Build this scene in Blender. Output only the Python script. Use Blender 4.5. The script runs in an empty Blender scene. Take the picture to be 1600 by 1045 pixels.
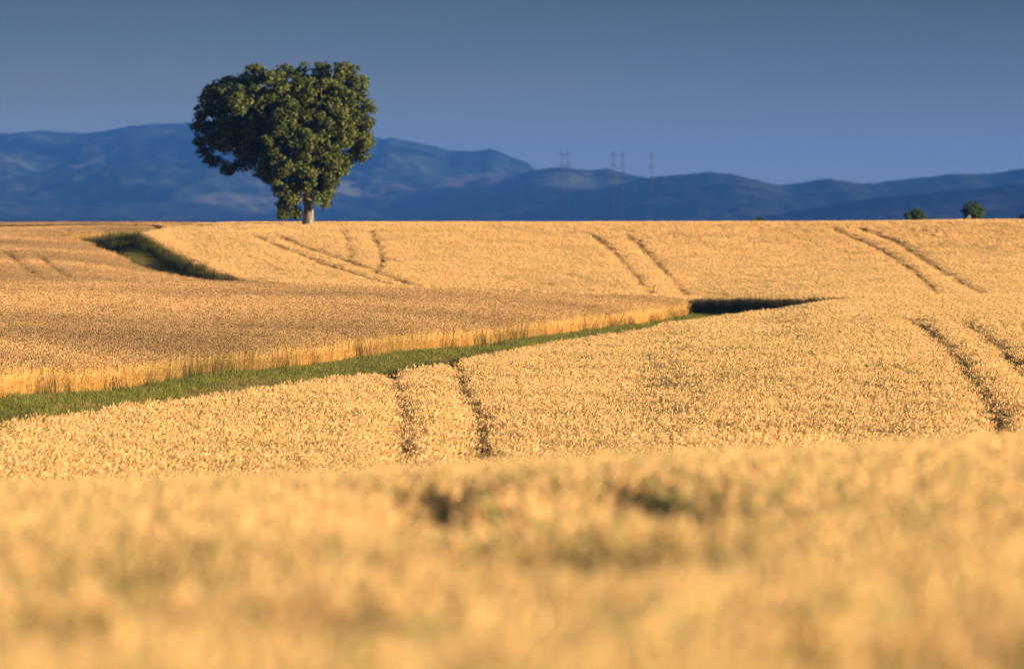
import bpy, bmesh, math, random
import numpy as np
from mathutils import Vector, Matrix

random.seed(7)
rng = np.random.default_rng(11)
scene = bpy.context.scene
C = scene.collection

# ------------------------------------------------------------------ camera
F = 9144.0          # focal length in photo pixels (photo is 1600 wide)
HOR = 330.0         # photo row of the true horizon
PITCH = math.atan((522.5 - HOR) / F)
cd = bpy.data.cameras.new('camera')
cam = bpy.data.objects.new('camera', cd)
C.objects.link(cam)
cam.location = (0, 0, 0)
cam.rotation_euler = (math.radians(90) - PITCH, 0, 0)
cd.sensor_width = 36.0
cd.lens = F / 1600.0 * 36.0
cd.clip_start = 0.5
cd.clip_end = 60000
cd.dof.use_dof = True
cd.dof.focus_distance = 190.0
cd.dof.aperture_fstop = (cd.lens / 1000.0) / 0.102
scene.camera = cam

# ------------------------------------------------------------------ light
SUN_EL = math.radians(8.8)
SUN_AZ = math.radians(66)      # to the right of the direction behind the camera
sdir = Vector((math.sin(SUN_AZ) * math.cos(SUN_EL), -math.cos(SUN_AZ) * math.cos(SUN_EL), math.sin(SUN_EL)))
sl = bpy.data.lights.new('sun', 'SUN')
sl.energy = 5.0
sl.angle = math.radians(0.5)
sl.color = (1.0, 0.83, 0.60)
so = bpy.data.objects.new('sun', sl)
so.rotation_euler = (-sdir).to_track_quat('-Z', 'Y').to_euler()
so.location = (0, 0, 50)
C.objects.link(so)

world = bpy.data.worlds.new('World')
scene.world = world
world.use_nodes = True
wt = world.node_tree
wt.nodes.clear()
wo = wt.nodes.new('ShaderNodeOutputWorld')
bg = wt.nodes.new('ShaderNodeBackground')
sky = wt.nodes.new('ShaderNodeTexSky')
sky.sky_type = 'NISHITA'
sky.sun_disc = False
sky.sun_elevation = SUN_EL
sky.sun_rotation = math.atan2(sdir.x, sdir.y)
sky.ozone_density = 3.0
bg.inputs['Strength'].default_value = 0.05
# a bank of grey rain cloud low over the hills, away from the sun
tc = wt.nodes.new('ShaderNodeTexCoord')
sx = wt.nodes.new('ShaderNodeSeparateXYZ')
wt.links.new(tc.outputs['Generated'], sx.inputs[0])
rampb = wt.nodes.new('ShaderNodeValToRGB')
mz = wt.nodes.new('ShaderNodeMapRange')
mz.inputs['From Min'].default_value = -0.02
mz.inputs['From Max'].default_value = 0.06
# slight slope of the bank from left to right plus soft mottling
nz = wt.nodes.new('ShaderNodeTexNoise')
nz.inputs['Scale'].default_value = 9.0
nz.inputs['Detail'].default_value = 3.0
mp = wt.nodes.new('ShaderNodeMapping')
mp.inputs['Scale'].default_value = (1, 1, 4)
wt.links.new(tc.outputs['Generated'], mp.inputs[0])
wt.links.new(mp.outputs[0], nz.inputs['Vector'])
ma = wt.nodes.new('ShaderNodeMath'); ma.operation = 'MULTIPLY_ADD'
wt.links.new(sx.outputs['X'], ma.inputs[0]); ma.inputs[1].default_value = 0.04
wt.links.new(sx.outputs['Z'], ma.inputs[2])
mb = wt.nodes.new('ShaderNodeMath'); mb.operation = 'MULTIPLY_ADD'
wt.links.new(nz.outputs[0], mb.inputs[0]); mb.inputs[1].default_value = 0.012
wt.links.new(ma.outputs[0], mb.inputs[2])
wt.links.new(mb.outputs[0], mz.inputs['Value'])
wt.links.new(mz.outputs[0], rampb.inputs[0])
cr = rampb.color_ramp
cr.elements[0].position = 0.2; cr.elements[0].color = (1.70, 1.66, 1.38, 1)
cr.elements[1].position = 1.0; cr.elements[1].color = (0.26, 0.46, 0.68, 1)
e = cr.elements.new(0.42); e.color = (1.50, 1.58, 1.38, 1)
e = cr.elements.new(0.66); e.color = (0.80, 1.06, 1.24, 1)
fz = wt.nodes.new('ShaderNodeMapRange')     # where the bank thins out overhead
fz.inputs['From Min'].default_value = 0.06
fz.inputs['From Max'].default_value = 0.16
fz.inputs['To Min'].default_value = 1.0
fz.inputs['To Max'].default_value = 0.0
wt.links.new(sx.outputs['Z'], fz.inputs['Value'])
fy = wt.nodes.new('ShaderNodeMapRange')     # only on the side away from the sun
fy.inputs['From Min'].default_value = 0.4
fy.inputs['From Max'].default_value = 0.9
wt.links.new(sx.outputs['Y'], fy.inputs['Value'])
fm = wt.nodes.new('ShaderNodeMath'); fm.operation = 'MULTIPLY'
wt.links.new(fz.outputs[0], fm.inputs[0]); wt.links.new(fy.outputs[0], fm.inputs[1])
mx = wt.nodes.new('ShaderNodeMix'); mx.data_type = 'RGBA'
wt.links.new(fm.outputs[0], mx.inputs['Factor'])
wt.links.new(sky.outputs[0], mx.inputs['A'])
wt.links.new(rampb.outputs[0], mx.inputs['B'])
wt.links.new(mx.outputs['Result'], bg.inputs['Color'])
wt.links.new(bg.outputs[0], wo.inputs['Surface'])

scene.view_settings.view_transform = 'Standard'
scene.view_settings.look = 'None'
scene.view_settings.exposure = 1.5
scene.view_settings.gamma = 1.0
scene.cycles.use_denoising = True
scene.cycles.max_bounces = 6
scene.cycles.diffuse_bounces = 3
scene.cycles.volume_bounces = 0

# ------------------------------------------------------------------ helpers
def tag(o, label=None, cat=None, group=None, kind=None):
    if label: o['label'] = label
    if cat: o['category'] = cat
    if group: o['group'] = group
    if kind: o['kind'] = kind
    return o

def mesh_obj(name, verts, faces, mat=None, parent=None, smooth=False, link=True):
    me = bpy.data.meshes.new(name)
    verts = np.asarray(verts, dtype=np.float32)
    if isinstance(faces, np.ndarray):
        nf, k = faces.shape
        me.vertices.add(len(verts)); me.vertices.foreach_set('co', verts.ravel())
        me.loops.add(nf * k); me.loops.foreach_set('vertex_index', faces.astype(np.int32).ravel())
        me.polygons.add(nf)
        me.polygons.foreach_set('loop_start', np.arange(0, nf * k, k, dtype=np.int32))
        me.polygons.foreach_set('loop_total', np.full(nf, k, dtype=np.int32))
        me.update(calc_edges=True)
    else:
        me.from_pydata([tuple(map(float, v)) for v in verts], [], faces)
        me.update()
    if smooth:
        me.polygons.foreach_set('use_smooth', np.ones(len(me.polygons), dtype=bool))
    o = bpy.data.objects.new(name, me)
    if mat: me.materials.append(mat)
    if link: C.objects.link(o)
    if parent: o.parent = parent
    return o

def hash2(ix, iy, s):
    h = (ix * 374761393 + iy * 668265263 + s * 1442695041) & 0xFFFFFFFF
    h = ((h ^ (h >> 13)) * 1274126177) & 0xFFFFFFFF
    return ((h ^ (h >> 16)) & 0xFFFFFF) / float(0xFFFFFF)

def vnoise(x, y, s=0):
    x = np.asarray(x, float); y = np.asarray(y, float)
    ix = np.floor(x).astype(np.int64); iy = np.floor(y).astype(np.int64)
    fx = x - ix; fy_ = y - iy
    fx = fx * fx * (3 - 2 * fx); fy_ = fy_ * fy_ * (3 - 2 * fy_)
    a = hash2(ix, iy, s); b = hash2(ix + 1, iy, s); c = hash2(ix, iy + 1, s); d = hash2(ix + 1, iy + 1, s)
    return (a * (1 - fx) + b * fx) * (1 - fy_) + (c * (1 - fx) + d * fx) * fy_

def fbm(x, y, s=0, o=4):
    t = 0; a = 0.5; n = 0
    for k in range(o):
        t = t + a * vnoise(x * 2 ** k, y * 2 ** k, s + k); n += a; a *= 0.5
    return t / n - 0.5

def pchip(xs, ys, xq):
    xs = np.asarray(xs, float); ys = np.asarray(ys, float)
    h = np.diff(xs); d = np.diff(ys) / h
    m = np.zeros(len(xs))
    for i in range(1, len(xs) - 1):
        if d[i - 1] * d[i] > 0:
            w1 = 2 * h[i] + h[i - 1]; w2 = h[i] + 2 * h[i - 1]
            m[i] = (w1 + w2) / (w1 / d[i - 1] + w2 / d[i])
    m[0] = d[0]; m[-1] = d[-1]
    i = np.clip(np.searchsorted(xs, xq) - 1, 0, len(xs) - 2)
    t = (xq - xs[i]) / h[i]
    t = np.clip(t, 0, 1)
    return ((2 * t ** 3 - 3 * t ** 2 + 1) * ys[i] + (t ** 3 - 2 * t ** 2 + t) * h[i] * m[i]
            + (-2 * t ** 3 + 3 * t ** 2) * ys[i + 1] + (t ** 3 - t ** 2) * h[i] * m[i + 1])

# ------------------------------------------------------------------ terrain (height of the crop tops along several bearings)
def Z(Y, py): return -(py - HOR) * Y / F
NEAR = [(-60, -0.45), (0, -0.55), (5, -0.66)]
FAR = lambda z: [(530, z - .15), (600, z - 1.6), (700, z - 3.4), (1000, -11), (1600, -22), (3000, -30), (9000, -31), (17000, -31)]
def col(a, dip, mid, far): # a: crest rows of the near swell, mid: (Y,row) or (Y,None,z)
    L = list(NEAR)
    for Y, p in zip((10, 17, 26, 34, 42), a): L.append((Y, Z(Y, p)))
    L.append(dip)
    for q in mid: L.append((q[0], q[2] if len(q) == 3 else Z(*q)))
    L += FAR(L[-1][1])
    return L
D_ = None
cols = {
 0: col((1090, 930, 830, 772, 740), (72, -3.93), [(112, 738), (142, 655), (152, D_, -4.85), (166, 566), (200, 520), (250, 472), (300, 440), (322, D_, -4.15), (350, 434), (390, 408), (440, 378), (470, 363), (500, 351.5), (518, 348)], 0),
 300: col((1085, 925, 825, 765, 733), (72, -4.03), [(118, 731), (140, 680), (168, 615), (184, D_, -5.0), (202, 540), (250, 490), (290, 450), (305, 441), (328, D_, -4.4), (358, 442), (380, 438), (425, 402), (470, 361), (490, 351), (503, 348)], 0),
 600: col((1080, 920, 815, 755, 722), (72, -4.03), [(120, 719), (150, 655), (196, 576), (214, D_, -5.05), (235, 511), (270, 475), (300, 450), (325, D_, -4.6), (352, D_, -5.15), (385, 448), (410, 420), (440, 392), (465, 366), (490, 347.5)], 0),
 800: col((1078, 915, 808, 748, 712), (72, -3.93), [(125, 709), (160, 640), (200, 575), (228, 542), (245, D_, -5.08), (262, 496), (285, 473), (305, 457), (330, D_, -4.95), (355, D_, -5.4), (385, 455), (410, 428), (440, 396), (465, 368), (488, 347.5)], 0),
 1000: col((1072, 905, 798, 735, 700), (80, -3.95), [(130, 697), (170, 620), (215, 555), (262, 512), (282, D_, -5.05), (302, 476), (322, 463), (345, D_, -5.35), (372, 460), (400, 434), (440, 400), (465, 370), (487, 347.5)], 0),
 1080: col((1070, 902, 795, 732, 697), (80, -3.90), [(130, 694), (170, 612), (215, 548), (262, 508), (290, 496), (305, D_, -5.15), (322, 470), (345, D_, -5.3), (370, 466), (400, 440), (440, 402), (465, 371), (487, 347)], 0),
 1200: col((1067, 898, 792, 727, 692), (80, -3.85), [(131, 690), (172, 600), (215, 540), (262, 503), (308, 483), (330, D_, -5.4), (352, 466), (385, 446), (440, 403), (465, 373), (486, 347)], 0),
 1300: col((1065, 895, 790, 722, 688), (80, -3.80), [(132, 686), (175, 590), (220, 528), (262, 493), (300, 474), (325, 468), (342, 463), (385, 440), (440, 402), (465, 373), (486, 346.5)], 0),
 1600: col((1060, 885, 775, 708, 675), (92, -3.9), [(134, 673), (175, 580), (220, 520), (262, 484), (300, 465), (315, 461), (330, D_, -5.0), (348, 459), (385, 436), (440, 397), (465, 369), (485, 343.5)], 0),
}
YF = np.concatenate([np.arange(-60, 620, 1.0), np.geomspace(620, 17000, 120)])
main = sorted(cols)
fine = {p: pchip([q[0] for q in cols[p]], [q[1] for q in cols[p]], YF) for p in main}
def lerp_cols(p):
    for a, b in zip(main[:-1], main[1:]):
        if a <= p <= b:
            t = (p - a) / (b - a); return fine[a] * (1 - t) + fine[b] * t
sub = {
 140: [(350, 437), (395, 413), (440, 385), (455, 376), (470, 358), (500, 350.5), (518, 348)],
 220: [(355, 439), (382, 432), (410, 418), (440, 374), (450, 366), (470, 357.5), (500, 350), (512, 348)],
 390: [(352, 442.5), (372, 442.5), (395, 438), (440, 388), (465, 362), (492, 348)],
}
extra = {}
for p, L in sub.items():
    base = lerp_cols(p)
    pts = [(y, base[np.searchsorted(YF, y)]) for y in (-60, 0, 5, 10, 17, 26, 34, 42, 54, 72, 115, 142, 150, 160, 168, 185, 202, 225, 250, 275, 300, 322)]
    pts += [(y, Z(y, r)) for y, r in L]
    pts += FAR(pts[-1][1])
    extra[p] = pchip([q[0] for q in pts], [q[1] for q in pts], YF)
fine.update(extra)
P = sorted(fine)
GX = np.arange(-400, 2001, 10.0)
tab = np.stack([fine[p] for p in P])           # cols x Y
tab = np.vstack([tab[:1], tab, tab[-1:]])
PX = [-400] + P + [2000]
TAB = np.zeros((len(GX), len(YF)))
for j in range(len(YF)):
    TAB[:, j] = pchip(PX, tab[:, j], GX)
# light smoothing across the bearings
k = np.array([1, 3, 5, 3, 1.]); k /= k.sum()
pad = np.vstack([TAB[:1]] * 2 + [TAB] + [TAB[-1:]] * 2)
TAB = sum(pad[i:i + len(GX)] * k[i] for i in range(5))

def top(x, Y):
    """height of the crop tops at plan point x, Y"""
    x = np.asarray(x, float); Y = np.asarray(Y, float)
    Yc = np.maximum(Y, 14.0)
    px = np.clip(800 + x / Yc * F, -399, 1999)
    gi = (px + 400) / 10; i = np.clip(gi.astype(int), 0, len(GX) - 2); t = gi - i
    jq = np.clip(np.interp(Y, YF, np.arange(len(YF))), 0, len(YF) - 1.001); j = jq.astype(int); s = jq - j
    z = (TAB[i, j] * (1 - t) + TAB[i + 1, j] * t) * (1 - s) + (TAB[i, j + 1] * (1 - t) + TAB[i + 1, j + 1] * t) * s
    return z
CROP = 0.99
def ground(x, Y):
    t = np.clip((82 - np.asarray(Y, float)) / 30, 0, 1)
    return top(x, Y) - CROP - .085 * t * t * (3 - 2 * t)

def W(px, Y):          # bearing and distance -> plan point
    return ((px - 800) / F * Y, Y)
def find(px, py, y0, y1):
    Y = np.arange(y0, y1, 0.5)
    z = top((px - 800) / F * Y, Y)
    r = HOR - z * F / Y
    i = int(np.argmin(np.abs(r - py)))
    return ((px - 800) / F * Y[i], float(Y[i]))

# ------------------------------------------------------------------ plan of the fields
def poly(pts): return np.array([W(*p) for p in pts])
dEdge = [(0, 163), (300, 198), (600, 230), (800, 257), (1000, 299), (1075, 322)]
bEdge = [(-100, 134), (0, 142), (300, 168), (600, 196), (800, 228), (1000, 262), (1080, 288), (1200, 308), (1310, 327), (1600, 320), (2150, 316)]
trackD = [(-26, -30), (-21, 60), (-16.3, 140)]      # the grass track runs on towards the left of the camera
trackB = [(-21.5, -30), (-17, 60), (-13.6, 125)]
pol_near = np.vstack([trackB, poly(bEdge)[1:], [(60, 200), (60, -40)]])
pol_brown = np.vstack([[(-62, -30)], trackD, poly(dEdge), poly([(1068, 332), (900, 340), (650, 345), (480, 350), (440, 361), (408, 370), (330, 383), (252, 402), (192, 423), (142, 443), (146, 452), (118, 459), (60, 462)]), [(-62, 462.2)]])
pol_far = poly([(1335, 338), (1200, 352), (1085, 371), (1030, 362), (900, 352), (650, 357), (490, 376), (430, 388), (392, 398), (330, 410), (290, 424), (255, 438), (228, 449), (221, 456), (228, 466), (262, 482), (345, 512), (380, 560), (2250, 560), (2250, 338), (1600, 336)])
pol_strip = poly([(-500, 462.4), (60, 462.2), (118, 464), (170, 470), (215, 475), (262, 492), (335, 520), (350, 560), (-450, 560)])

def inside(pl, x, y):
    c = np.zeros(len(x), bool)
    n = len(pl)
    for i in range(n):
        x1, y1 = pl[i]; x2, y2 = pl[(i + 1) % n]
        if y1 == y2: continue
        hit = ((y1 > y) != (y2 > y)) & (x < (x2 - x1) * (y - y1) / (y2 - y1) + x1)
        c ^= hit
    return c
def dist_line(pl, x, y, closed=False):
    d = np.full(len(x), 1e9)
    n = len(pl)
    for i in range(n if closed else n - 1):
        ax, ay = pl[i]; bx, by = pl[(i + 1) % n]
        vx, vy = bx - ax, by - ay
        t = np.clip(((x - ax) * vx + (y - ay) * vy) / (vx * vx + vy * vy + 1e-9), 0, 1)
        d = np.minimum(d, np.hypot(x - ax - t * vx, y - ay - t * vy))
    return d

def smooth_line(pts):
    pts = np.array(pts); out = []
    for i in range(len(pts) - 1):
        for t in np.linspace(0, 1, 6, endpoint=False): out.append(pts[i] * (1 - t) + pts[i + 1] * t)
    out.append(pts[-1]); out = np.array(out)
    for _ in range(6):
        out[1:-1] = (out[:-2] + 2 * out[1:-1] + out[2:]) / 4
    return out
def track(pts, y0, y1): return smooth_line([find(a, b, y0, y1) for a, b in pts])
tracks = [  # (line, half width)
 (track([(395, 365), (425, 378), (470, 395), (520, 415), (575, 432), (630, 446)], 380, 489), .14),
 (track([(437, 366), (470, 382), (510, 395), (545, 406), (590, 424), (640, 442), (665, 448)], 380, 489), .21),
 (track([(535, 358), (545, 385), (548, 402)], 380, 489), .05),
 (track([(578, 358), (590, 380), (597, 396), (590, 420)], 380, 489), .10),
 (track([(920, 362), (960, 390), (985, 420), (1018, 458)], 365, 487), .12),
 (track([(980, 365), (1015, 395), (1040, 425), (1074, 460)], 365, 487), .13),
 (track([(1300, 354), (1380, 385), (1430, 420), (1468, 458)], 350, 485), .13),
 (track([(1345, 354), (1420, 380), (1480, 425), (1540, 464)], 350, 485), .15),
 (track([(10, 392), (30, 410), (60, 430)], 350, 440), .16),
 (track([(60, 398), (85, 418), (115, 434)], 350, 440), .18),
 (track([(606, 566), (618, 600), (628, 630), (632, 670), (622, 722)], 110, 205), .09),
 (track([(706, 552), (715, 590), (730, 620), (750, 650), (752, 680), (742, 720)], 110, 225), .12),
 (track([(1425, 496), (1450, 512), (1470, 530), (1503, 566), (1538, 612), (1570, 682)], 132, 300), .11),
 (track([(1505, 500), (1525, 512), (1556, 534), (1590, 566), (1650, 618)], 140, 300), .13),
 (track([(672, 733), (690, 752), (715, 772), (750, 792)], 10, 43), .11),
 (track([(975, 728), (1010, 742), (1060, 760), (1115, 774)], 10, 43), .09),
]
holes = [(find(940, 836, 10, 42), .34, .4), (find(500, 925, 10, 42), .08, .2), (find(230, 862, 10, 42), .10, .2), (find(1560, 960, 8, 42), .08, .3), (find(90, 930, 8, 42), .08, .3)]

# ------------------------------------------------------------------ materials
def nodes(mat):
    mat.use_nodes = True
    t = mat.node_tree; t.nodes.clear()
    return t, t.nodes, t.links
def noise(t, scale, detail=3, coord=None, stretch=None):
    n = t.nodes.new('ShaderNodeTexNoise'); n.inputs['Scale'].default_value = scale; n.inputs['Detail'].default_value = detail
    if coord is None:
        g = t.nodes.new('ShaderNodeNewGeometry'); coord = g.outputs['Position']
    if stretch:
        m = t.nodes.new('ShaderNodeMapping'); m.inputs['Scale'].default_value = stretch
        t.links.new(coord, m.inputs[0]); coord = m.outputs[0]
    t.links.new(coord, n.inputs['Vector'])
    return n.outputs[0]
def ramp(t, fac, stops):
    r = t.nodes.new('ShaderNodeValToRGB'); t.links.new(fac, r.inputs[0])
    els = r.color_ramp.elements
    els[0].position, els[0].color = stops[0][0], (*stops[0][1], 1)
    els[1].position, els[1].color = stops[-1][0], (*stops[-1][1], 1)
    for p, c in stops[1:-1]:
        q = els.new(p); q.color = (*c, 1)
    return r.outputs[0]
def mul(t, a, b, f=1.0, mode='MULTIPLY'):
    m = t.nodes.new('ShaderNodeMix'); m.data_type = 'RGBA'; m.blend_type = mode
    m.inputs['Factor'].default_value = f
    t.links.new(a, m.inputs['A'])
    if isinstance(b, tuple): m.inputs['B'].default_value = (*b, 1)
    else: t.links.new(b, m.inputs['B'])
    return m.outputs['Result']

def leafy(name, trans=0.25, spread=(0.82, 1.12), big=(0.06, (0.86, 0.86, 0.84), (1.12, 1.1, 1.08)), stretch=None, rough=0.8):
    """colour from the mesh's own 'tint' attribute, varied from place to place and plant to plant"""
    m = bpy.data.materials.new(name)
    t, N, L = nodes(m)
    a = N.new('ShaderNodeAttribute'); a.attribute_name = 'tint'
    v = ramp(t, noise(t, big[0], 4, stretch=stretch), [(0.32, big[1]), (0.68, big[2])])
    c = mul(t, a.outputs['Color'], v)
    oi = N.new('ShaderNodeObjectInfo')
    rv = ramp(t, oi.outputs['Random'], [(0.0, (spread[0], spread[0] * .98, spread[0] * .95)), (0.5, (1, 1, 1)), (1.0, (spread[1],) * 3)])
    c = mul(t, c, rv)
    d = N.new('ShaderNodeBsdfDiffuse'); d.inputs['Roughness'].default_value = 0.3
    tr = N.new('ShaderNodeBsdfTranslucent')
    L.new(c, d.inputs[0]); L.new(c, tr.inputs[0])
    ms = N.new('ShaderNodeMixShader'); ms.inputs[0].default_value = trans
    L.new(d.outputs[0], ms.inputs[1]); L.new(tr.outputs[0], ms.inputs[2])
    o = N.new('ShaderNodeOutputMaterial'); L.new(ms.outputs[0], o.inputs[0])
    return m

m_wheat = leafy('pale ripe wheat', 0.44, (.92, 1.05), (0.22, (0.90, 0.89, 0.87), (1.08, 1.08, 1.08)))
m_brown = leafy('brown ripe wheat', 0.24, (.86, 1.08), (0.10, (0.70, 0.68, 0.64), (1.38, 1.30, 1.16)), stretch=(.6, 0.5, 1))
m_grass = leafy('verge grass', 0.3, (.82, 1.12), (0.5, (0.75, 0.8, 0.7), (1.3, 1.2, 1.1)))
m_leaf = leafy('oak leaves', 0.08, (1., 1.), (0.9, (0.66, 0.74, 0.7), (1.35, 1.25, 1.1)))

def soil_mat():
    m = bpy.data.materials.new('farm soil')
    t, N, L = nodes(m)
    a = N.new('ShaderNodeAttribute'); a.attribute_name = 'zone'
    soil = ramp(t, noise(t, 2.5, 6), [(0.3, (0.16, 0.10, 0.05)), (0.7, (0.34, 0.22, 0.11))])
    plain = ramp(t, noise(t, 0.004, 5), [(0.35, (0.06, 0.07, 0.03)), (0.5, (0.22, 0.17, 0.08)), (0.65, (0.07, 0.08, 0.035))])
    mx_ = N.new('ShaderNodeMix'); mx_.data_type = 'RGBA'
    L.new(a.outputs['Fac'], mx_.inputs['Factor']); L.new(soil, mx_.inputs['A']); L.new(plain, mx_.inputs['B'])
    d = N.new('ShaderNodeBsdfDiffuse'); L.new(mx_.outputs['Result'], d.inputs[0])
    bp = N.new('ShaderNodeBump'); bp.inputs['Strength'].default_value = 0.6; bp.inputs['Distance'].default_value = 0.05
    L.new(noise(t, 6, 5), bp.inputs['Height']); L.new(bp.outputs[0], d.inputs['Normal'])
    o = N.new('ShaderNodeOutputMaterial'); L.new(d.outputs[0], o.inputs[0])
    return m

# ------------------------------------------------------------------ ground sheet
def gridlines(fine_lo, fine_hi, step, lo, hi, n):
    a = np.arange(fine_lo, fine_hi + step / 2, step)
    up = fine_hi + np.geomspace(step * 1.3, hi - fine_hi, n)
    dn = fine_lo - np.geomspace(step * 1.3, fine_lo - lo, n)[::-1]
    return np.concatenate([dn, a, up])
gx = gridlines(-62, 62, 1.0, -17000, 17000, 40)
gy = gridlines(-40, 560, 1.0, -1500, 14500, 60)
XX, YY = np.meshgrid(gx, gy)
x = XX.ravel(); y = YY.ravel()
z = ground(x, y) + 0.05 * fbm(x * .4, y * .4, 5) * (np.abs(x) < 70)
far_ = np.clip((np.abs(x) - 70) / 600, 0, 1)
z = z * (1 - far_) + far_ * np.minimum(z, -31)
nx, ny = len(gx), len(gy)
idx = np.arange(nx * ny).reshape(ny, nx)
faces = np.stack([idx[:-1, :-1].ravel(), idx[:-1, 1:].ravel(), idx[1:, 1:].ravel(), idx[1:, :-1].ravel()], 1)
g = mesh_obj('ground', np.stack([x, y, z], 1), faces, soil_mat(), smooth=True)
zone = np.clip((y - 565) / 30, 0, 1); zone = np.maximum(zone, np.clip((np.abs(x) - 66) / 10, 0, 1))
at = g.data.attributes.new('zone', 'FLOAT', 'POINT'); at.data.foreach_set('value', zone.astype(np.float32))
tag(g, kind='structure')

# ------------------------------------------------------------------ plant clumps (shared pieces, scattered over the fields)
class Clump:
    def __init__(s): s.v = []; s.f = []; s.c = []
    def tri(s, pts, col_):
        b = len(s.v); s.v += pts; s.f.append((b, b + 1, b + 2)); s.c += [col_] * 3
    def quad(s, pts, col_):
        b = len(s.v); s.v += pts; s.f += [(b, b + 1, b + 2), (b, b + 2, b + 3)]; s.c += [col_] * 4
    def build(s, name, mat, colname='tint'):
        o = mesh_obj(name, s.v, np.array(s.f), mat, link=False)
        a = o.data.attributes.new(colname, 'FLOAT_COLOR', 'POINT')
        arr = np.ones((len(s.v), 4), np.float32); arr[:, :3] = np.array(s.c)
        a.data.foreach_set('color', arr.ravel())
        return o
R = random.random
def jit(c, a): 
    k_ = 1 + (R() - .5) * 2 * a
    return tuple(max(0, q * k_ * (1 + (R() - .5) * a * .4)) for q in c)

def ribbon(cl, p, q, w, colr, ang=None):
    ang = R() * math.pi if ang is None else ang
    d = Vector((math.cos(ang) * w / 2, math.sin(ang) * w / 2, 0))
    cl.quad([tuple(p - d), tuple(p + d), tuple(q + d), tuple(q - d)], colr)

def wheat_clump(n, size, h, hs, ear_c, stem_c, leaf_c, ear_l, ear_w, green=0.0, awn=True, lean=(0.05, 0.02), dark=0.0):
    cl = Clump()
    for i in range(n):
        b = Vector(((R() - .5) * size, (R() - .5) * size, 0))
        H = h + random.gauss(0, hs)
        ln = Vector((random.gauss(lean[0], .05), random.gauss(lean[1], .05), 0))
        gcol = R() < green
        sc = jit((.22, .30, .08) if gcol and R() < .6 else stem_c, .38)
        ec = jit((.36, .36, .12) if gcol else ear_c, .20)
        if R() < dark: ec = jit((ear_c[0] * .45, ear_c[1] * .40, ear_c[2] * .38), .2)
        if R() < dark: ec = jit((min(.95, ear_c[0] * 1.25), ear_c[1] * 1.3, ear_c[2] * 1.35), .1)
        mid = b + ln * .35 + Vector((0, 0, H * .55)); topp = b + ln + Vector((0, 0, H))
        a0 = R() * math.pi
        ribbon(cl, b, mid, .006, sc, a0); ribbon(cl, mid, topp, .005, sc, a0)
        ribbon(cl, b + Vector((.002, 0, 0)), mid, .006, sc, a0 + 1.57)
        # ear: a plump drooping spindle
        dr = Vector((ln.x, ln.y, 0)); 
        if dr.length < .01: dr = Vector((.01, 0, 0))
        dr = dr.normalized() * random.uniform(.2, 1.0) + Vector((0, 0, random.uniform(.3, 1.0)))
        dr.normalize()
        s1 = dr.cross(Vector((0, 0, 1.01)) + Vector((R() * .1, 0, 0)))
        if s1.length < .01: s1 = Vector((1, 0, 0))
        s1.normalize(); s2 = dr.cross(s1)
        L_ = ear_l * random.uniform(.75, 1.2); w = ear_w * random.uniform(.8, 1.2)
        ring1 = [topp + dr * L_ * .25 + (s1 * math.cos(k_) + s2 * math.sin(k_)) * w for k_ in (0, 1.571, 3.1416, 4.712)]
        ring2 = [topp + dr * L_ * .75 + (s1 * math.cos(k_) + s2 * math.sin(k_)) * w * .8 for k_ in (0, 1.571, 3.1416, 4.712)]
        tip = topp + dr * L_
        bi = len(cl.v)
        cl.v += [tuple(topp)] + [tuple(q) for q in ring1] + [tuple(q) for q in ring2] + [tuple(tip)]
        cl.c += [ec] * 10
        for k_ in range(4):
            k2 = (k_ + 1) % 4
            cl.f += [(bi, bi + 1 + k_, bi + 1 + k2), (bi + 1 + k_, bi + 5 + k_, bi + 5 + k2), (bi + 1 + k_, bi + 5 + k2, bi + 1 + k2), (bi + 5 + k_, bi + 9, bi + 5 + k2)]
        if awn:
            for k_ in range(3):
                st = topp + dr * L_ * random.uniform(.3, .9)
                en = st + (dr + s1 * random.uniform(-.35, .35) + s2 * random.uniform(-.35, .35)) * .09
                cl.tri([tuple(st - s1 * .0022), tuple(st + s1 * .0022), tuple(en)], ec)
        if R() < .75:     # a dry leaf
            hh = random.uniform(.2, .75) * H
            st = b + ln * .3 + Vector((0, 0, hh)); aa = R() * 6.283
            o1 = Vector((math.cos(aa), math.sin(aa), 0))
            mdp = st + o1 * .06 + Vector((0, 0, .06)); en = st + o1 * .14 + Vector((0, 0, random.uniform(-.06, .05)))
            sd = Vector((-o1.y, o1.x, 0)) * .006
            lc = jit(leaf_c, .25)
            cl.quad([tuple(st - sd), tuple(st + sd), tuple(mdp + sd), tuple(mdp - sd)], lc)
            cl.tri([tuple(mdp - sd), tuple(mdp + sd), tuple(en)], lc)
    return cl

def grass_clump(n, size, h, hs, cols_, w=.009):
    cl = Clump()
    for i in range(n):
        b = Vector((random.gauss(0, size * .4), random.gauss(0, size * .4), -.02))
        H = max(.05, h + random.gauss(0, hs)); aa = R() * 6.283
        o1 = Vector((math.cos(aa), math.sin(aa), 0)); sp = H * random.uniform(.1, .55)
        sd = Vector((-o1.y, o1.x, 0)) * w / 2
        c = jit(random.choice(cols_), .25)
        m1 = b + o1 * sp * .35 + Vector((0, 0, H * .6)); t1 = b + o1 * sp + Vector((0, 0, H * random.uniform(.8, 1)))
        cl.quad([tuple(b - sd), tuple(b + sd), tuple(m1 + sd), tuple(m1 - sd)], c)
        cl.tri([tuple(m1 - sd), tuple(m1 + sd), tuple(t1)], c)
    return cl

def proto_set(name, objs):
    c = bpy.data.collections.new(name)      # not linked to the scene: only a source of shapes
    for o in objs: c.objects.link(o)
    return c

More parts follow.
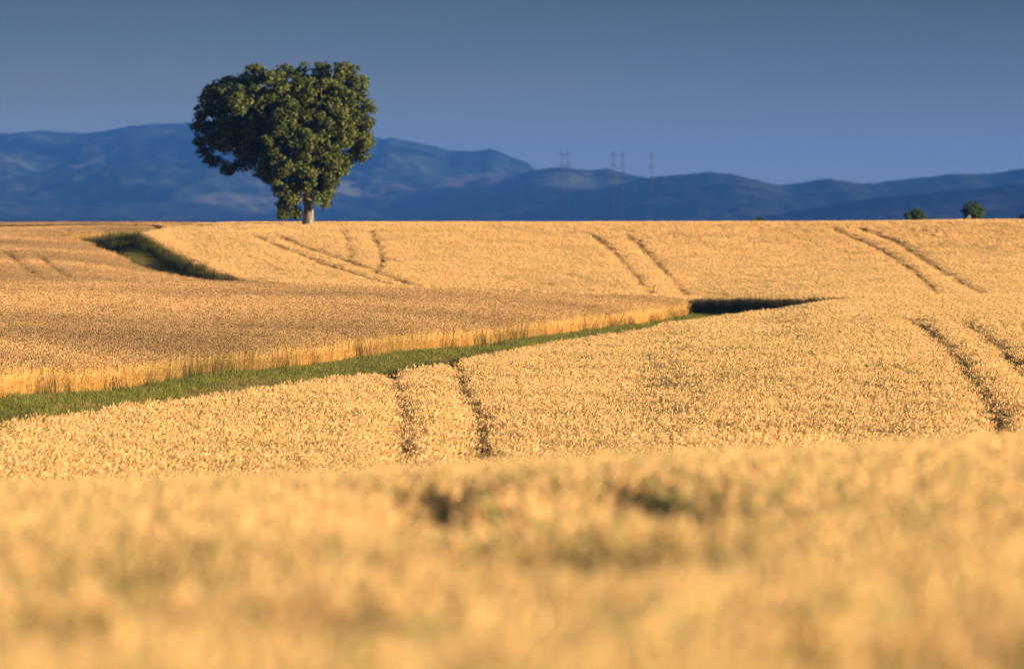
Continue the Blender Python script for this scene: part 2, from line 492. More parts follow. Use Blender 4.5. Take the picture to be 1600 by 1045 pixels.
EAR = (.90, .608, .275); STEM = (.76, .50, .20); LEAF = (.66, .43, .175)
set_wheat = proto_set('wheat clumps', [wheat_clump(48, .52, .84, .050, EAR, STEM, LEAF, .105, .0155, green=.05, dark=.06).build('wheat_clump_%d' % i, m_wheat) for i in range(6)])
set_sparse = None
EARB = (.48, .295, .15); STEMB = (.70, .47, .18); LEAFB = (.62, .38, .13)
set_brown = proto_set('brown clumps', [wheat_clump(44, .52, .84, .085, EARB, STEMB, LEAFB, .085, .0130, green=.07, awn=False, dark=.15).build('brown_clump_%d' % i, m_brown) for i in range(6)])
GR = [(.145, .17, .034), (.19, .21, .045), (.10, .13, .026), (.26, .22, .08), (.20, .20, .06), (.17, .18, .045)]
GRD = [(.30, .22, .09), (.24, .18, .07), (.13, .14, .04)]
set_grass = proto_set('grass tufts', [grass_clump(60, .30, .12, .05, GR).build('tuft_%d' % i, m_grass) for i in range(4)] +
                      [grass_clump(50, .30, .08, .04, GRD).build('tuftd_%d' % i, m_grass) for i in range(3)] +
                      [grass_clump(30, .26, .60, .18, [(.05, .058, .015), (.075, .075, .022), (.035, .045, .013), (.17, .15, .06)], .008).build('tuftt_%d' % i, m_grass) for i in range(3)])  # tall tufts: shade of the hollow put into darker blade colours

def scatter_tree(coll):
    ng = bpy.data.node_groups.new('scatter', 'GeometryNodeTree')
    ng.interface.new_socket('Geometry', in_out='INPUT', socket_type='NodeSocketGeometry')
    ng.interface.new_socket('Geometry', in_out='OUTPUT', socket_type='NodeSocketGeometry')
    N, L = ng.nodes, ng.links
    gi = N.new('NodeGroupInput'); go = N.new('NodeGroupOutput')
    ci = N.new('GeometryNodeCollectionInfo'); ci.inputs['Collection'].default_value = coll
    ci.inputs['Separate Children'].default_value = True; ci.inputs['Reset Children'].default_value = True
    ip = N.new('GeometryNodeInstanceOnPoints'); ip.inputs['Pick Instance'].default_value = True
    def na(nm, ty, sock):
        n = N.new('GeometryNodeInputNamedAttribute'); n.data_type = ty; n.inputs[0].default_value = nm
        o = [q for q in n.outputs if q.enabled and q.name == 'Attribute'][0]
        L.new(o, ip.inputs[sock])
    L.new(gi.outputs[0], ip.inputs['Points']); L.new(ci.outputs[0], ip.inputs['Instance'])
    na('pick', 'INT', 'Instance Index'); na('rot', 'FLOAT_VECTOR', 'Rotation'); na('scl', 'FLOAT_VECTOR', 'Scale')
    L.new(ip.outputs[0], go.inputs[0])
    return ng

def scatter(name, pts, rot, scl, pick, coll):
    me = bpy.data.meshes.new(name)
    me.vertices.add(len(pts)); me.vertices.foreach_set('co', pts.astype(np.float32).ravel())
    for nm, arr in (('rot', rot), ('scl', scl)):
        a = me.attributes.new(nm, 'FLOAT_VECTOR', 'POINT'); a.data.foreach_set('vector', arr.astype(np.float32).ravel())
    a = me.attributes.new('pick', 'INT', 'POINT'); a.data.foreach_set('value', pick.astype(np.int32))
    o = bpy.data.objects.new(name, me); C.objects.link(o)
    md = o.modifiers.new('scatter', 'NODES'); md.node_group = scatter_tree(coll)
    return o

def view_mask(x, y, pad_px=240, pad_m=13):
    lim = (800 + pad_px) / F * np.maximum(y, 0) + pad_m
    return np.abs(x) < lim

def jgrid(x0, x1, y0, y1, s):
    a, b = np.meshgrid(np.arange(x0, x1, s), np.arange(y0, y1, s))
    a = a.ravel() + rng.uniform(-.5, .5, a.size) * s; b = b.ravel() + rng.uniform(-.5, .5, b.size) * s
    m = view_mask(a, b)
    return a[m], b[m]

def crop(name, pl, coll, npick, y0, y1, s, label, hv=.06):
    x, y = jgrid(-62, 62, y0, y1, s)
    if y0 < 0:      # thicker sowing where the camera looks down into the crop
        xa, ya = jgrid(-9, 9, y0, 58, s * .62); x = np.concatenate([x, xa]); y = np.concatenate([y, ya])
    e = dist_line(pl, x, y, True)
    wob = (vnoise(x * .7, y * .7, 3) - .5) * .5 + (vnoise(x * 3, y * 3, 4) - .5) * .3
    m = inside(pl, x, y) & (e > .25 + np.maximum(wob, -.15)) & ((y > 3) | (np.abs(x) > 2))
    x, y = x[m], y[m]
    dt = np.full(len(x), 9.0)
    for ln, hw in tracks:
        d_ = dist_line(ln, x, y) - hw - .20 - (vnoise(x * 1.3, y * 1.3, 9) - .5) * .22 + (y > 330) * .15 * np.maximum(0, vnoise(x * .3, y * .12, 91) - .45)
        dt = np.minimum(dt, d_)
    for (hx, hy), r1, r2 in holes:
        dt = np.minimum(dt, np.hypot(x - hx, (y - hy) * .4) - r1 - r2 * .4)
    thin = vnoise(x * 1.1, y * .8, 21) * .6 + vnoise(x * 3.1, y * 3.1, 22) * .4
    keep = ((dt > 0) | ((rng.random(len(x)) < np.where(y < 330, .14, .16)) & (y > 60))) & ((thin > .17) | (y < 60)) & (rng.random(len(x)) > .55 * np.exp(-e[m] / .40) * (y < 330))
    x, y, dt = x[keep], y[keep], dt[keep]
    n = len(x)
    z = ground(x, y) - .01
    hv = np.where(y < 60, hv * .35, hv)
    hsc = 1 + hv * 1.6 * fbm(x * .5, y * .3, 31, 3) + rng.normal(0, 1, n) * hv * .5
    e2 = dist_line(pl, x, y, True)
    hsc *= 1 - .12 * np.exp(-e2 / .5) * rng.random(n)
    hsc += .05 * (y > 330) * (vnoise((x + y * .16) * 1.6, (y - x * .16) * .035, 77) - .5)
    hsc *= 1 - .10 * np.exp(-np.maximum(dt, 0) / .25)
    lx = (vnoise(x * .45, y * .3, 61) - .5) * .34; ly = (vnoise(x * .45, y * .3, 62) - .5) * .34
    calm = np.where(y < 60, .3, 1.0); lx = lx * calm; ly = ly * calm
    rot = np.stack([lx + rng.normal(0, .06, n), ly + rng.normal(0, .06, n), rng.choice([0, 1.571, 3.1416, 4.712], n) * 0 + rng.uniform(-.5, .5, n)], 1)
    scl = np.stack([np.ones(n), np.ones(n), hsc], 1)
    hsc = np.where(dt < 0, rng.uniform(.35, .70, n), hsc)
    
    o = scatter(name, np.stack([x, y, z], 1), rot, scl, rng.integers(0, npick, n), coll)
    tag(o, label, 'wheat', kind='stuff')
    print(name, n)
    return o

crop('wheat_field', pol_near, set_wheat, 6, -6, 330, .42, 'pale golden wheat in the blurred foreground and middle, below the grass track')
crop('wheat_field', pol_far, set_wheat, 6, 330, 545, .45, 'pale golden wheat on the far slope running up to the big tree')
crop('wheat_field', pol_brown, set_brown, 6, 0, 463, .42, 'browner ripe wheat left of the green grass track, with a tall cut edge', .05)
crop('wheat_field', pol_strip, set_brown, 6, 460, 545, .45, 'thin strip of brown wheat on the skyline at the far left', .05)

# ---- grass track between the fields
x, y = jgrid(-62, 62, 0, 480, .22)
inn = inside(pol_near, x, y) | inside(pol_brown, x, y) | inside(pol_far, x, y) | inside(pol_strip, x, y)
ed_b = dist_line(np.vstack([trackD, poly(dEdge + [(1068, 332)])]), x, y)
ed_n = dist_line(np.vstack([trackB, poly(bEdge)[1:]]), x, y)
ed_f = dist_line(pol_far, x, y, True)
ed_e = dist_line(pol_brown, x, y, True)
near_edge = np.minimum(np.minimum(ed_b, ed_n), np.minimum(ed_f, ed_e))
m = ((~inn) | (near_edge < .15)) & (x > -30 - (y > 200) * 30)
x, y, ed_b, ed_n, ed_f, ed_e = (q[m] for q in (x, y, ed_b, ed_n, ed_f, ed_e))
n = len(x)
r = rng.random(n)
lush = vnoise(x * .8, y * .25, 51) * .6 + vnoise(x * 2.3, y * .9, 52) * .4
pick = np.where(lush + .28 * (ed_b < 1.1) - .30 * (ed_n < 2.0) * (y < 300) > .57, rng.integers(0, 4, n), rng.integers(4, 7, n))
tall = ((ed_f < .5) & (r < .6)) | ((ed_f < 1.0) & (y < 380) & (r < .35)) | ((ed_f < 1.0) & (r < .15)) | ((ed_e < .5) & (r < .25) & (y > 340)) | ((ed_b < .35) & (r < .035)) | ((ed_n < .3) & (r < .08)) | ((y > 448) & (ed_f > 1.5) & (r < .35))
pick = np.where(tall, rng.integers(7, 10, n), pick)
pick = np.where((y > 448) & (pick < 4) & (r < .8), rng.integers(4, 7, n), pick)
keep = (pick < 4) | (pick >= 7) | (rng.random(n) < .62)
rot = np.stack([rng.normal(0, .1, n), rng.normal(0, .1, n), rng.uniform(0, 6.283, n)], 1)
s_ = rng.uniform(.7, 1.25, n) * np.where((ed_b < 1.0) & ~tall, 1.15, 1.0)
s_ = np.where(tall & (ed_f < .4) & (rng.random(n) < .35), s_ * 1.42, s_)
scl = np.stack([s_, s_, s_ * rng.uniform(.8, 1.2, n)], 1)
# weeds left standing in the wheel tracks
tx, ty = [], []
for ln, hw in tracks:
    seg = np.hypot(*(np.diff(ln, axis=0).T))
    tot = seg.sum(); k_ = int(tot / .11)
    s_pos = rng.uniform(0, tot, k_); cs = np.concatenate([[0], np.cumsum(seg)])
    px_ = np.interp(s_pos, cs, ln[:, 0]); py_ = np.interp(s_pos, cs, ln[:, 1])
    tx.append(px_ + rng.normal(0, hw * .7, k_)); ty.append(py_ + rng.normal(0, hw * .7, k_))
nh = 0
for (hx, hy), r1, r2 in holes:
    k_ = int(90 * (r1 + r2)); tx.append(hx + rng.normal(0, r1 * .6, k_)); ty.append(hy + rng.normal(0, (r1 + r2), k_)); nh += k_
wx, wy = jgrid(-30, 30, 112, 300, 3.2)      # stray weeds in the standing crop
wm = inside(pol_near, wx, wy) & (rng.random(len(wx)) < .30)
wx, wy = wx[wm], wy[wm]
for _ in range(5):
    tx.append(wx + rng.normal(0, .18, len(wx))); ty.append(wy + rng.normal(0, .25, len(wx)))
nw = 5 * len(wx)
tx = np.concatenate(tx); ty = np.concatenate(ty); kt = len(tx)
x2 = np.concatenate([x[keep], tx]); y2 = np.concatenate([y[keep], ty])
pick2 = np.concatenate([pick[keep], np.where(rng.random(kt) < .6, rng.integers(7, 10, kt), rng.integers(0, 7, kt))])
rot2 = np.concatenate([rot[keep], np.stack([rng.normal(0, .1, kt), rng.normal(0, .1, kt), rng.uniform(0, 6.28, kt)], 1)])
st_ = rng.uniform(.7, 1.15, kt); st_[-nw:] = rng.uniform(1.2, 1.55, nw); pick2[-nw:] = rng.integers(7, 10, nw)
st_[-nw - nh:-nw] = rng.uniform(1.15, 1.5, nh); pick2[-nw - nh:-nw] = rng.integers(7, 10, nh)
scl2 = np.concatenate([scl[keep], np.stack([st_, st_, st_], 1)])
z2 = ground(x2, y2)
g_ = scatter('grass', np.stack([x2, y2, z2], 1), rot2, scl2, pick2, set_grass)
tag(g_, 'green and dry verge grass on the track between the wheat fields and in the wheel ruts', 'grass', kind='stuff')
print('grass', len(x2))

# ------------------------------------------------------------------ trees
def bark_mat():
    m = bpy.data.materials.new('bark')
    t, N, L = nodes(m)
    c = ramp(t, noise(t, 7, 6, stretch=(1, 1, .25)), [(0.3, (0.09, 0.07, 0.05)), (0.7, (0.30, 0.25, 0.18))])
    d = N.new('ShaderNodeBsdfDiffuse'); L.new(c, d.inputs[0])
    bp = N.new('ShaderNodeBump'); bp.inputs['Distance'].default_value = .06; bp.inputs['Strength'].default_value = .8
    L.new(noise(t, 9, 4, stretch=(1, 1, .2)), bp.inputs['Height']); L.new(bp.outputs[0], d.inputs['Normal'])
    o = N.new('ShaderNodeOutputMaterial'); L.new(d.outputs[0], o.inputs[0])
    return m
m_bark = bark_mat()

def tube(V, Fc, pts, rads, k=9, wob=0.0):
    """tapered round limb through pts appended to V, Fc"""
    pts = [Vector(p) for p in pts]; prev = None
    for i, p in enumerate(pts):
        d = (pts[min(i + 1, len(pts) - 1)] - pts[max(i - 1, 0)]).normalized()
        s = d.cross(Vector((0.13, 1, 0.07))).normalized(); t_ = d.cross(s)
        ring = []
        for j in range(k):
            a = 2 * math.pi * j / k
            rr = rads[i] * (1 + wob * math.sin(3 * a + i * .7) + wob * (R() - .5))
            V.append(tuple(p + (s * math.cos(a) + t_ * math.sin(a)) * rr)); ring.append(len(V) - 1)
        if prev:
            for j in range(k):
                Fc.append((prev[j], prev[(j + 1) % k], ring[(j + 1) % k], ring[j]))
        prev = ring
    V.append(tuple(pts[-1])); 
    for j in range(k): Fc.append((prev[j], prev[(j + 1) % k], len(V) - 1))

def crown_mesh(lobes, leaf, per_m2, sub_r, cols_, rs, sunny=None):
    """leaf faces in sprays over many small clusters that cover each lobe. lobes: (x,y,z,r)"""
    rg = np.random.default_rng(rs)
    Ps, Ns = [], []
    for (cx, cy, cz, r_) in lobes:
        nsub = max(5, int(5.0 * (r_ / sub_r) ** 2))
        v = rg.normal(size=(nsub, 3)); v /= np.linalg.norm(v, axis=1)[:, None]
        rad = r_ * rg.uniform(.55, 1.0, nsub) ** .8 * np.where(rg.random(nsub) < .18, 1.26, 1.0)
        cs = v * rad[:, None] * np.array([1, 1, .88]) + np.array([cx, cy, cz])
        sr = sub_r * rg.choice([.45, .7, 1.0, 1.35], nsub) * rg.uniform(.85, 1.15, nsub)
        for c, q in zip(cs, sr):
            n = int(per_m2 * q * q)
            w = rg.normal(size=(n, 3)); w /= np.linalg.norm(w, axis=1)[:, None]
            w[:, 2] = w[:, 2] * .8 + .1
            p = c + w * (q * rg.uniform(.35, 1.0, n) ** .5)[:, None]
            Ps.append(p); Ns.append(w + rg.normal(0, .55, (n, 3)))
    Pp = np.concatenate(Ps); Nn = np.concatenate(Ns); Nn /= np.linalg.norm(Nn, axis=1)[:, None]
    n = len(Pp)
    ref = rg.normal(size=(n, 3)); t1 = np.cross(Nn, ref); t1 /= np.linalg.norm(t1, axis=1)[:, None]; t2 = np.cross(Nn, t1)
    L_ = leaf * rg.uniform(.6, 1.3, n)[:, None]; w_ = L_ * .42
    v0 = Pp - t1 * L_ / 2; v1 = Pp + t2 * w_ + Nn * L_ * .1; v2 = Pp + t1 * L_ / 2; v3 = Pp - t2 * w_ + Nn * L_ * .1
    V = np.stack([v0, v1, v2, v3], 1).reshape(-1, 3)
    Fq = np.arange(n * 4).reshape(n, 4)
    col_ = np.array(cols_)[rg.integers(0, len(cols_), n)] * rg.uniform(.7, 1.3, (n, 1))
    return V, Fq, np.repeat(col_, 4, axis=0)

def crown_obj(name, lobes, leaf, per, sub_r, cols_, rs, parent):
    V, Fq, cc = crown_mesh(lobes, leaf, per, sub_r, cols_, rs)
    o = mesh_obj(name, V, Fq, m_leaf, parent)
    a = o.data.attributes.new('tint', 'FLOAT_COLOR', 'POINT')
    arr = np.ones((len(V), 4), np.float32); arr[:, :3] = cc; a.data.foreach_set('color', arr.ravel())
    print(name, len(Fq)); return o

# the big lone oak on the skyline
TY = 484.0
mpx = TY / F
tx0 = (480 - 800) * mpx
tz0 = float(ground(tx0, TY)) - .05
oak = bpy.data.objects.new('oak_tree', None); C.objects.link(oak); oak.location = (tx0, TY, tz0)
tag(oak, 'large lone oak with lopsided dark green crown standing on the wheat skyline', 'tree')
def T(px, py, d=0.0): return Vector(((px - 480) * mpx, d, Z(TY, py) - tz0))
lob = []
outer = [(330, 148, 17), (349, 136, 17), (345, 170, 22), (398, 121, 20), (376, 132, 14), (425, 118, 15), (452, 122, 18), (475, 122, 17), (508, 118, 21), (540, 116, 18), (556, 132, 17),
         (563, 165, 19), (568, 195, 17), (566, 222, 17), (560, 243, 12), (532, 262, 13), (546, 250, 12), (520, 250, 18), (318, 175, 13), (316, 200, 14), (318, 228, 15), (330, 252, 11), (357, 262, 12),
         (385, 256, 14), (412, 272, 11), (432, 284, 11), (452, 296, 13), (449, 322, 11), (459, 335, 10), (447, 336, 6), (502, 294, 13), (514, 306, 9), (506, 318, 8), (497, 283, 15), (470, 290, 13)]
for a, b, r_ in outer:
    lob.append((a, b, r_, random.uniform(-1.4, 1.4) if a > 400 else random.uniform(.3, 2.4)))
inner = [(425, 268, 13), (434, 284, 13), (443, 300, 13), (441, 316, 9), (520, 272, 15), (512, 288, 13), (524, 258, 14), (466, 292, 13), (395, 180, 20), (450, 168, 20), (425, 172, 20), (455, 306, 12), (462, 318, 10), (500, 305, 10), (470, 268, 16), (492, 262, 17), (480, 283, 13), (355, 195, 26), (375, 160, 27), (350, 225, 24), (382, 220, 26), (410, 150, 26), (412, 195, 28), (412, 240, 22), (440, 150, 22), (445, 190, 26), (440, 225, 26), (445, 262, 22), (475, 150, 26), (480, 185, 28),
         (478, 220, 28), (474, 255, 25), (510, 150, 28), (515, 185, 28), (512, 220, 27), (540, 150, 24), (545, 185, 24), (542, 222, 22), (490, 270, 18)]
for a, b, r_ in inner:
    half = 4.6 * math.sqrt(max(0.1, 1 - ((a - 450) / 160) ** 2 - ((b - 190) / 130) ** 2 * .8))
    for d in (-half * random.uniform(.55, .9), half * random.uniform(.4, .9)):
        if a < 430 and d < 0: d *= .15 if (a, b) not in ((412, 195), (410, 150), (375, 160)) else .85
        lob.append((a + random.uniform(-6, 6), b + random.uniform(-6, 6), r_ * .86, d))
lobes = []
for a, b, r_, d in lob:
    p = T(a, b, d); lobes.append((p.x, p.y, p.z, r_ * mpx))
LG = [(.072, .088, .02), (.10, .115, .028), (.042, .056, .015), (.14, .145, .045), (.07, .08, .024)]
crown_obj('crown', lobes, .21, 330, .38, LG, 3, oak)
V, Fc = [], []
tp = [T(482, 352, 0), T(482, 340, 0), T(483, 326, 0), T(481, 312, .1), T(478, 300, .1), T(476, 290, .2), T(474, 272, .3)]
tube(V, Fc, tp, [.56, .46, .40, .37, .36, .34, .26], 14, .09)
tube(V, Fc, [T(478, 304, .1), T(484, 292, .1), T(496, 270, -.2), T(515, 240, -.6)], [.26, .22, .17, .1], 10, .06)
mesh_obj('trunk', V, Fc, m_bark, oak, smooth=True)
def limb(pts, r0, r1):
    V, Fc = [], []
    n_ = len(pts)
    tube(V, Fc, pts, [r0 + (r1 - r0) * i / (n_ - 1) for i in range(n_)], 8, .06)
    mesh_obj('limb', V, Fc, m_bark, oak, smooth=True)
limb([T(475, 285, .2), T(455, 262, .2), T(425, 235, 0), T(385, 205, -.3), T(345, 180, 0)], .22, .05)
limb([T(474, 275, .3), T(468, 240, .5), T(455, 195, .8), T(440, 150, .5), T(430, 125, .2)], .24, .04)
limb([T(474, 275, .3), T(490, 235, -.5), T(500, 190, -1.0), T(515, 150, -1.2), T(520, 128, -.8)], .22, .04)
limb([T(505, 255, -.4), T(530, 225, -.2), T(555, 190, .3)], .13, .04)
limb([T(425, 235, 0), T(395, 245, .8), T(350, 240, 1.0)], .11, .03)
limb([T(455, 195, .8), T(420, 170, 2), T(390, 140, 2.2)], .12, .03)
limb([T(480, 318, .1), T(466, 308, -.1), T(455, 322, -.2), T(450, 332, -.2)], .07, .025)

# small far trees whose tops show over the crest
def small_tree(px, Y, ptop, lobs, label, cols_, rs, trunk_px=None):
    m_ = Y / F
    x0 = (px - 800) * m_; z0 = float(ground(x0, Y)) - .05
    e_ = bpy.data.objects.new('bush_tree', None); C.objects.link(e_); e_.location = (x0, Y, z0)
    tag(e_, label, 'tree', 'small trees beyond the crest')
    L_ = [((a - px) * m_, random.uniform(-.3, .3), Z(Y, b) - z0, r_ * m_) for a, b, r_ in lobs]
    crown_obj('crown', L_, .17, 420, .33, cols_, rs, e_)
    V, Fc = [], []
    zt = max(q[2] for q in L_)
    tube(V, Fc, [(0, 0, -.1), (.04, 0, zt * .35), (0, .02, zt * .7), (.05, 0, zt * .95)], [.16, .12, .08, .03], 8, .05)
    if trunk_px:
        a0, b0, a1, b1 = trunk_px
        tube(V, Fc, [((a0 - px) * m_, -1.0, Z(Y, b0) - z0), ((a1 - px) * m_, -.9, Z(Y, b1) - z0), (0, -.2, zt * .6)], [.2, .17, .1], 8, .05)
    mesh_obj('trunk', V, Fc, m_bark, e_, smooth=True)
BG = [(.05, .08, .02), (.07, .10, .03), (.04, .065, .018)]
small_tree(1430, 700, 325, [(1429, 333, 8), (1422, 339, 8), (1436, 338, 7.5), (1436, 340, 6), (1443, 341, 5), (1441, 335, 3.5), (1417, 344, 5), (1449, 346, 5), (1430, 348, 9), (1430, 356, 10), (1420, 356, 8), (1442, 356, 8)], 'low two-humped bush on the skyline, left of the pair at the right', BG, 21)
small_tree(1520, 700, 316, [(1520, 324, 8.5), (1513, 329, 8.5), (1527, 329, 8.5), (1520, 334, 10), (1530, 337, 6.5), (1510, 338, 5), (1524, 344, 9), (1512, 348, 8), (1532, 348, 7), (1520, 356, 10)], 'rounder taller small tree on the skyline at the right', BG, 22, (1506, 348, 1513, 337))
small_tree(1186, 700, 339, [(1186, 344, 4.5), (1180, 347, 4), (1193, 347, 4), (1186, 352, 7), (1186, 360, 8)], 'tiny dark bush just showing over the middle of the skyline', BG, 23)
small_tree(1603, 700, 335, [(1603, 341, 6), (1598, 344, 4.5), (1608, 345, 6), (1603, 352, 8)], 'dark bush cut by the right edge of the picture', BG, 24)

# ------------------------------------------------------------------ pylons on the plain
def steel_mat():
    m = bpy.data.materials.new('weathered steel')
    t, N, L = nodes(m)
    c = ramp(t, noise(t, 1.5, 4), [(0.3, (0.035, 0.03, 0.03)), (0.7, (0.06, 0.05, 0.05))])
    b = N.new('ShaderNodeBsdfPrincipled'); L.new(c, b.inputs['Base Color']); b.inputs['Roughness'].default_value = .6; b.inputs['Metallic'].default_value = .3
    o = N.new('ShaderNodeOutputMaterial'); L.new(b.outputs[0], o.inputs[0]); return m
m_steel = steel_mat()
def beam(V, Fc, a, b, w):
    a = Vector(a); b = Vector(b); d = (b - a).normalized()
    s = d.cross(Vector((.3, 1, .2))).normalized() * w / 2; t_ = d.cross(s).normalized() * w / 2
    i = len(V)
    for p in (a, b):
        for q in (s + t_, s - t_, -s - t_, -s + t_): V.append(tuple(p + q))
    for j in range(4): Fc.append((i + j, i + (j + 1) % 4, i + 4 + (j + 1) % 4, i + 4 + j))
    Fc.append((i, i + 3, i + 2, i + 1)); Fc.append((i + 4, i + 5, i + 6, i + 7))
PYY = 4200.0
def pylon(px, ptop, label):
    x0 = (px - 800) / F * PYY; z0 = float(ground(x0, PYY))
    H = Z(PYY, ptop) - z0
    e_ = bpy.data.objects.new('power_pylon', None); C.objects.link(e_); e_.location = (x0, PYY, z0)
    tag(e_, label, 'pylon', 'power pylons standing before the hills')
    V, Fc = [], []
    def w(h): return 2.6 - 1.5 * min(1, h / (H * .55)) + 0 * h
    n = 22; hs = [H * i / n for i in range(n + 1)]
    for sx_ in (-1, 1):
        for sy_ in (-1, 1):
            for a, b in zip(hs[:-1], hs[1:]):
                beam(V, Fc, (sx_ * w(a) / 2, sy_ * w(a) / 2, a), (sx_ * w(b) / 2, sy_ * w(b) / 2, b), .15)
    for i, (a, b) in enumerate(zip(hs[:-1], hs[1:])):
        for s in (-1, 1):
            q = 1 if i % 2 else -1
            beam(V, Fc, (q * w(a) / 2, s * w(a) / 2, a), (-q * w(b) / 2, s * w(b) / 2, b), .08)
            beam(V, Fc, (s * w(a) / 2, q * w(a) / 2, a), (s * w(b) / 2, -q * w(b) / 2, b), .08)
    mesh_obj('tower', V, Fc, m_steel, e_)
    for hh, L_ in ((H * .97, 1.9), (H * .86, 2.3), (H * .75, 1.9)):
        V, Fc = [], []
        for s in (-1, 1):
            beam(V, Fc, (0, -.4, hh), (s * L_, 0, hh - .2), .2); beam(V, Fc, (0, .4, hh), (s * L_, 0, hh - .2), .2)
            beam(V, Fc, (0, 0, hh + 1.3), (s * L_, 0, hh - .1), .16)
            beam(V, Fc, (s * L_, 0, hh - .2), (s * L_, 0, hh - 2.2), .16)
        mesh_obj('cross_arm', V, Fc, m_steel, e_)
pylon(877.5, 236, 'far faint pylon, leftmost of the five against the hills')
pylon(887, 236, 'far faint pylon second from the left, close beside the leftmost one')
pylon(958.5, 237, 'far faint pylon in the middle of the five')
pylon(973, 237, 'far faint pylon fourth from the left, just right of the middle one')
pylon(1017.5, 238, 'far faint pylon standing alone at the right end of the five')

# ------------------------------------------------------------------ hills
def hill_mat(name, patches=(), dark=1.0):
    m = bpy.data.materials.new(name)
    t, N, L = nodes(m)
    gg = N.new('ShaderNodeNewGeometry')
    wood = ramp(t, noise(t, .006, 7, gg.outputs['Position'], (1, .5, 1)), [(0.35, (.008 * dark, .014 * dark, .010)), (0.55, (.022 * dark, .030 * dark, .016)), (0.72, (.055, .052, .032))])
    dab = ramp(t, noise(t, .03, 7, gg.outputs['Position'], (1, .4, 1)), [(0.35, (.45, .45, .5)), (0.65, (1.6, 1.55, 1.4))])
    c = mul(t, wood, dab)
    for (px, py, Y, rx, rz, colr, sl_) in patches:    # bare or cropped slopes, and sunlight painted on one slope
        cx = (px - 800) / F * Y; cz = Z(Y, py)
        sp = N.new('ShaderNodeSeparateXYZ'); L.new(gg.outputs['Position'], sp.inputs[0])
        def M(op, a, b, c_=None):
            q = N.new('ShaderNodeMath'); q.operation = op
            for i_, s_ in enumerate((a, b, c_)):
                if s_ is None: continue
                if isinstance(s_, (int, float)): q.inputs[i_].default_value = s_
                else: L.new(s_, q.inputs[i_])
            return q.outputs[0]
        dx = M('DIVIDE', M('SUBTRACT', sp.outputs['X'], cx), rx)
        dz = M('DIVIDE', M('SUBTRACT', M('ADD', sp.outputs['Z'], M('MULTIPLY', M('SUBTRACT', sp.outputs['X'], cx), sl_)), cz), rz)
        d2 = M('ADD', M('MULTIPLY', dx, dx), M('MULTIPLY', dz, dz))
        nn = noise(t, .02, 5, gg.outputs['Position'])
        d3 = M('ADD', d2, M('MULTIPLY', M('SUBTRACT', nn, .5), 5.0))
        mr = N.new('ShaderNodeMapRange'); mr.inputs['From Min'].default_value = 1.25; mr.inputs['From Max'].default_value = .7
        L.new(d3, mr.inputs['Value'])
        mx_ = N.new('ShaderNodeMix'); mx_.data_type = 'RGBA'
        L.new(mr.outputs[0], mx_.inputs['Factor']); L.new(c, mx_.inputs['A']); mx_.inputs['B'].default_value = (*colr, 1)
        c = mx_.outputs['Result']
    d = N.new('ShaderNodeBsdfDiffuse'); L.new(c, d.inputs[0])
    o = N.new('ShaderNodeOutputMaterial'); L.new(d.outputs[0], o.inputs[0])
    return m

def ridge(sky_line, Yc, depth, mat, rough=1.0, seed=0, label=None):
    """one range of hills: crest line given by bearing and height, front slope cut by gullies"""
    pxs = np.array([p for p, _ in sky_line], float); pys = np.array([q for _, q in sky_line], float)
    nxr = 900
    px = np.linspace(-1600, 3200, nxr)
    s = np.linspace(-1.0, 0.8, 200)             # -1 foot (near), 0 crest, .8 behind
    PXg, S = np.meshgrid(px, s)
    Y = Yc + S * depth
    X = (PXg - 800) / F * Yc * (1 + 0 * S)
    crest = (HOR - np.interp(PXg, pxs, pys)) * Yc / F
    crest = crest + 2.2 * fbm(PXg * .12, 0 * PXg, seed + 5, 3) + 31
    prof = np.where(S < 0, np.clip(1 + S, 0, 1) ** 1.15, 1 - S ** 2 * .9)
    gul = np.abs(fbm(X / 420 + .35 * S, Y / 1400, seed, 5)) * 2.0
    gul2 = fbm(X / 130, Y / 260, seed + 40, 4)
    mid = np.clip(-S * 3.2, 0, 1) * np.clip((1 + S) * 3, 0, 1)
    z = -33 + crest * prof - crest * rough * mid * (.42 * gul - .1) + crest * .14 * mid * gul2 + crest * .07 * mid * fbm(X / 45, Y / 110, seed + 60, 3) + 3.0 * mid * fbm(X / 14, Y / 30, seed + 70, 2)
    z = np.where(S <= -.999, -36, z)
    idx = np.arange(PXg.size).reshape(PXg.shape)
    faces = np.stack([idx[:-1, :-1].ravel(), idx[:-1, 1:].ravel(), idx[1:, 1:].ravel(), idx[1:, :-1].ravel()], 1)
    o = mesh_obj('hills', np.stack([X.ravel(), Y.ravel(), z.ravel()], 1), faces, mat, smooth=True)
    tag(o, label, kind='structure')
    return o
PALE = (.10, .094, .065)
h1 = hill_mat('far hills', [(570, 298, 10800, 62, 12, PALE, .12), (395, 312, 10800, 50, 10, (.06, .056, .038), .05), (735, 283, 10800, 60, 22, (.05, .047, .032), -.25)])  # last patch: a sunlit slope painted paler
ridge([(-1600, 230), (-900, 215), (-300, 205), (0, 208), (30, 206), (60, 203), (90, 205), (130, 207), (160, 204), (200, 196), (230, 193), (270, 192), (300, 190), (380, 188), (450, 192), (540, 206), (585, 214), (600, 216), (612, 213), (625, 217), (660, 223), (682, 227), (700, 234), (740, 235), (768, 231), (782, 236), (800, 245), (822, 251), (835, 262), (870, 280), (950, 325), (1200, 335), (3200, 340)], 12500, 3600, h1, 1.0, 3, 'long blue hill range')
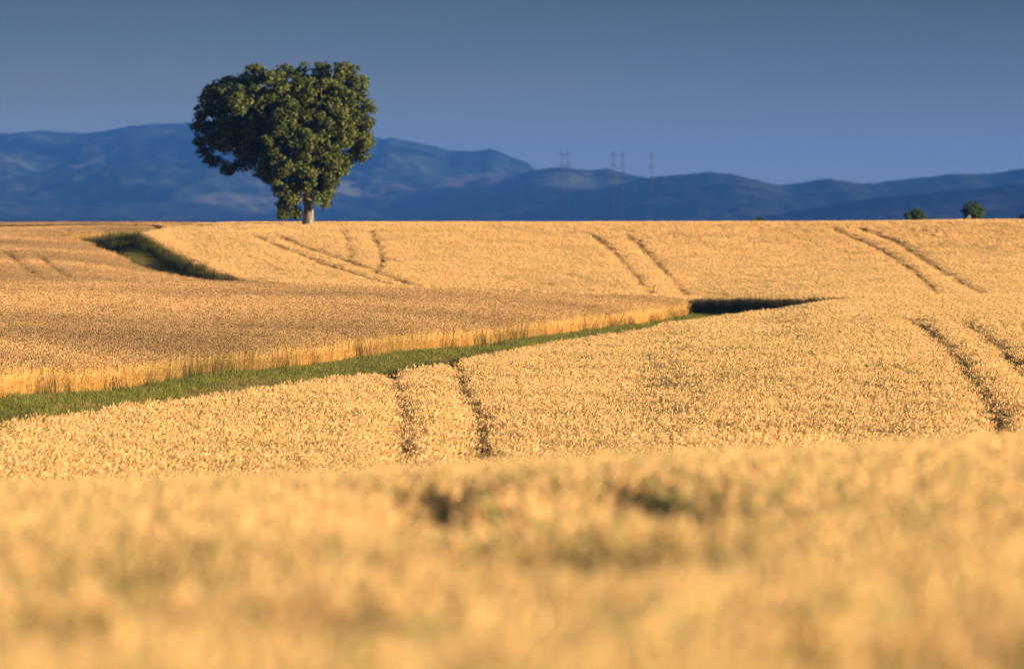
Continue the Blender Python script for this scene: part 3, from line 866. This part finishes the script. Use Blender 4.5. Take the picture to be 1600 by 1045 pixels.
h2 = hill_mat('middle hills', [(900, 280, 9600, 60, 14, (.075, .085, .045), .05)])
ridge([(-1600, 300), (-600, 300), (-100, 268), (40, 282), (120, 300), (250, 322), (500, 335), (640, 325), (720, 305), (780, 284), (830, 264), (858, 261), (885, 260), (905, 263), (925, 264), (948, 261), (962, 265), (985, 271), (1010, 276), (1060, 290), (1160, 310), (1400, 330), (3200, 335)], 10400, 2300, h2, .9, 17, 'middle hill range')
h3 = hill_mat('right hills', [])
ridge([(-1600, 340), (700, 340), (900, 310), (970, 286), (1010, 276), (1040, 273), (1075, 270), (1110, 267), (1145, 270), (1180, 279), (1205, 285), (1222, 287), (1250, 284), (1280, 279), (1298, 277), (1325, 282), (1345, 285), (1375, 284), (1400, 280), (1450, 275), (1490, 270), (1530, 270), (1560, 268), (1600, 262), (1900, 250), (3200, 230)], 9200, 1900, h3, .9, 29, 'right hill range')
h4 = hill_mat('front hills', [], .6)
ridge([(-1600, 342), (1150, 341), (1240, 330), (1300, 318), (1380, 306), (1450, 300), (1540, 292), (1620, 282), (1900, 265), (3200, 260)], 7200, 1300, h4, .7, 41, 'dark low front hill')

# ------------------------------------------------------------------ haze
def haze():
    V = []; x0, x1, y0, y1, z0, z1 = -17400, 17400, -1900, 17000, -37.5, 190
    V = [(a, b, c) for a in (x0, x1) for b in (y0, y1) for c in (z0, z1)]
    Fc = [(0, 1, 3, 2), (4, 6, 7, 5), (0, 4, 5, 1), (2, 3, 7, 6), (0, 2, 6, 4), (1, 5, 7, 3)]
    m = bpy.data.materials.new('haze')
    t, N, L = nodes(m)
    pv = N.new('ShaderNodeVolumePrincipled')
    pv.inputs['Color'].default_value = (.068, .235, .78, 1)
    pv.inputs['Density'].default_value = 4.7e-5
    pv.inputs['Anisotropy'].default_value = 0.0
    o = N.new('ShaderNodeOutputMaterial'); L.new(pv.outputs[0], o.inputs['Volume'])
    h = mesh_obj('haze', V, Fc, m)
    tag(h, 'blue evening haze lying over the plain and hills', 'haze', kind='stuff')
haze()
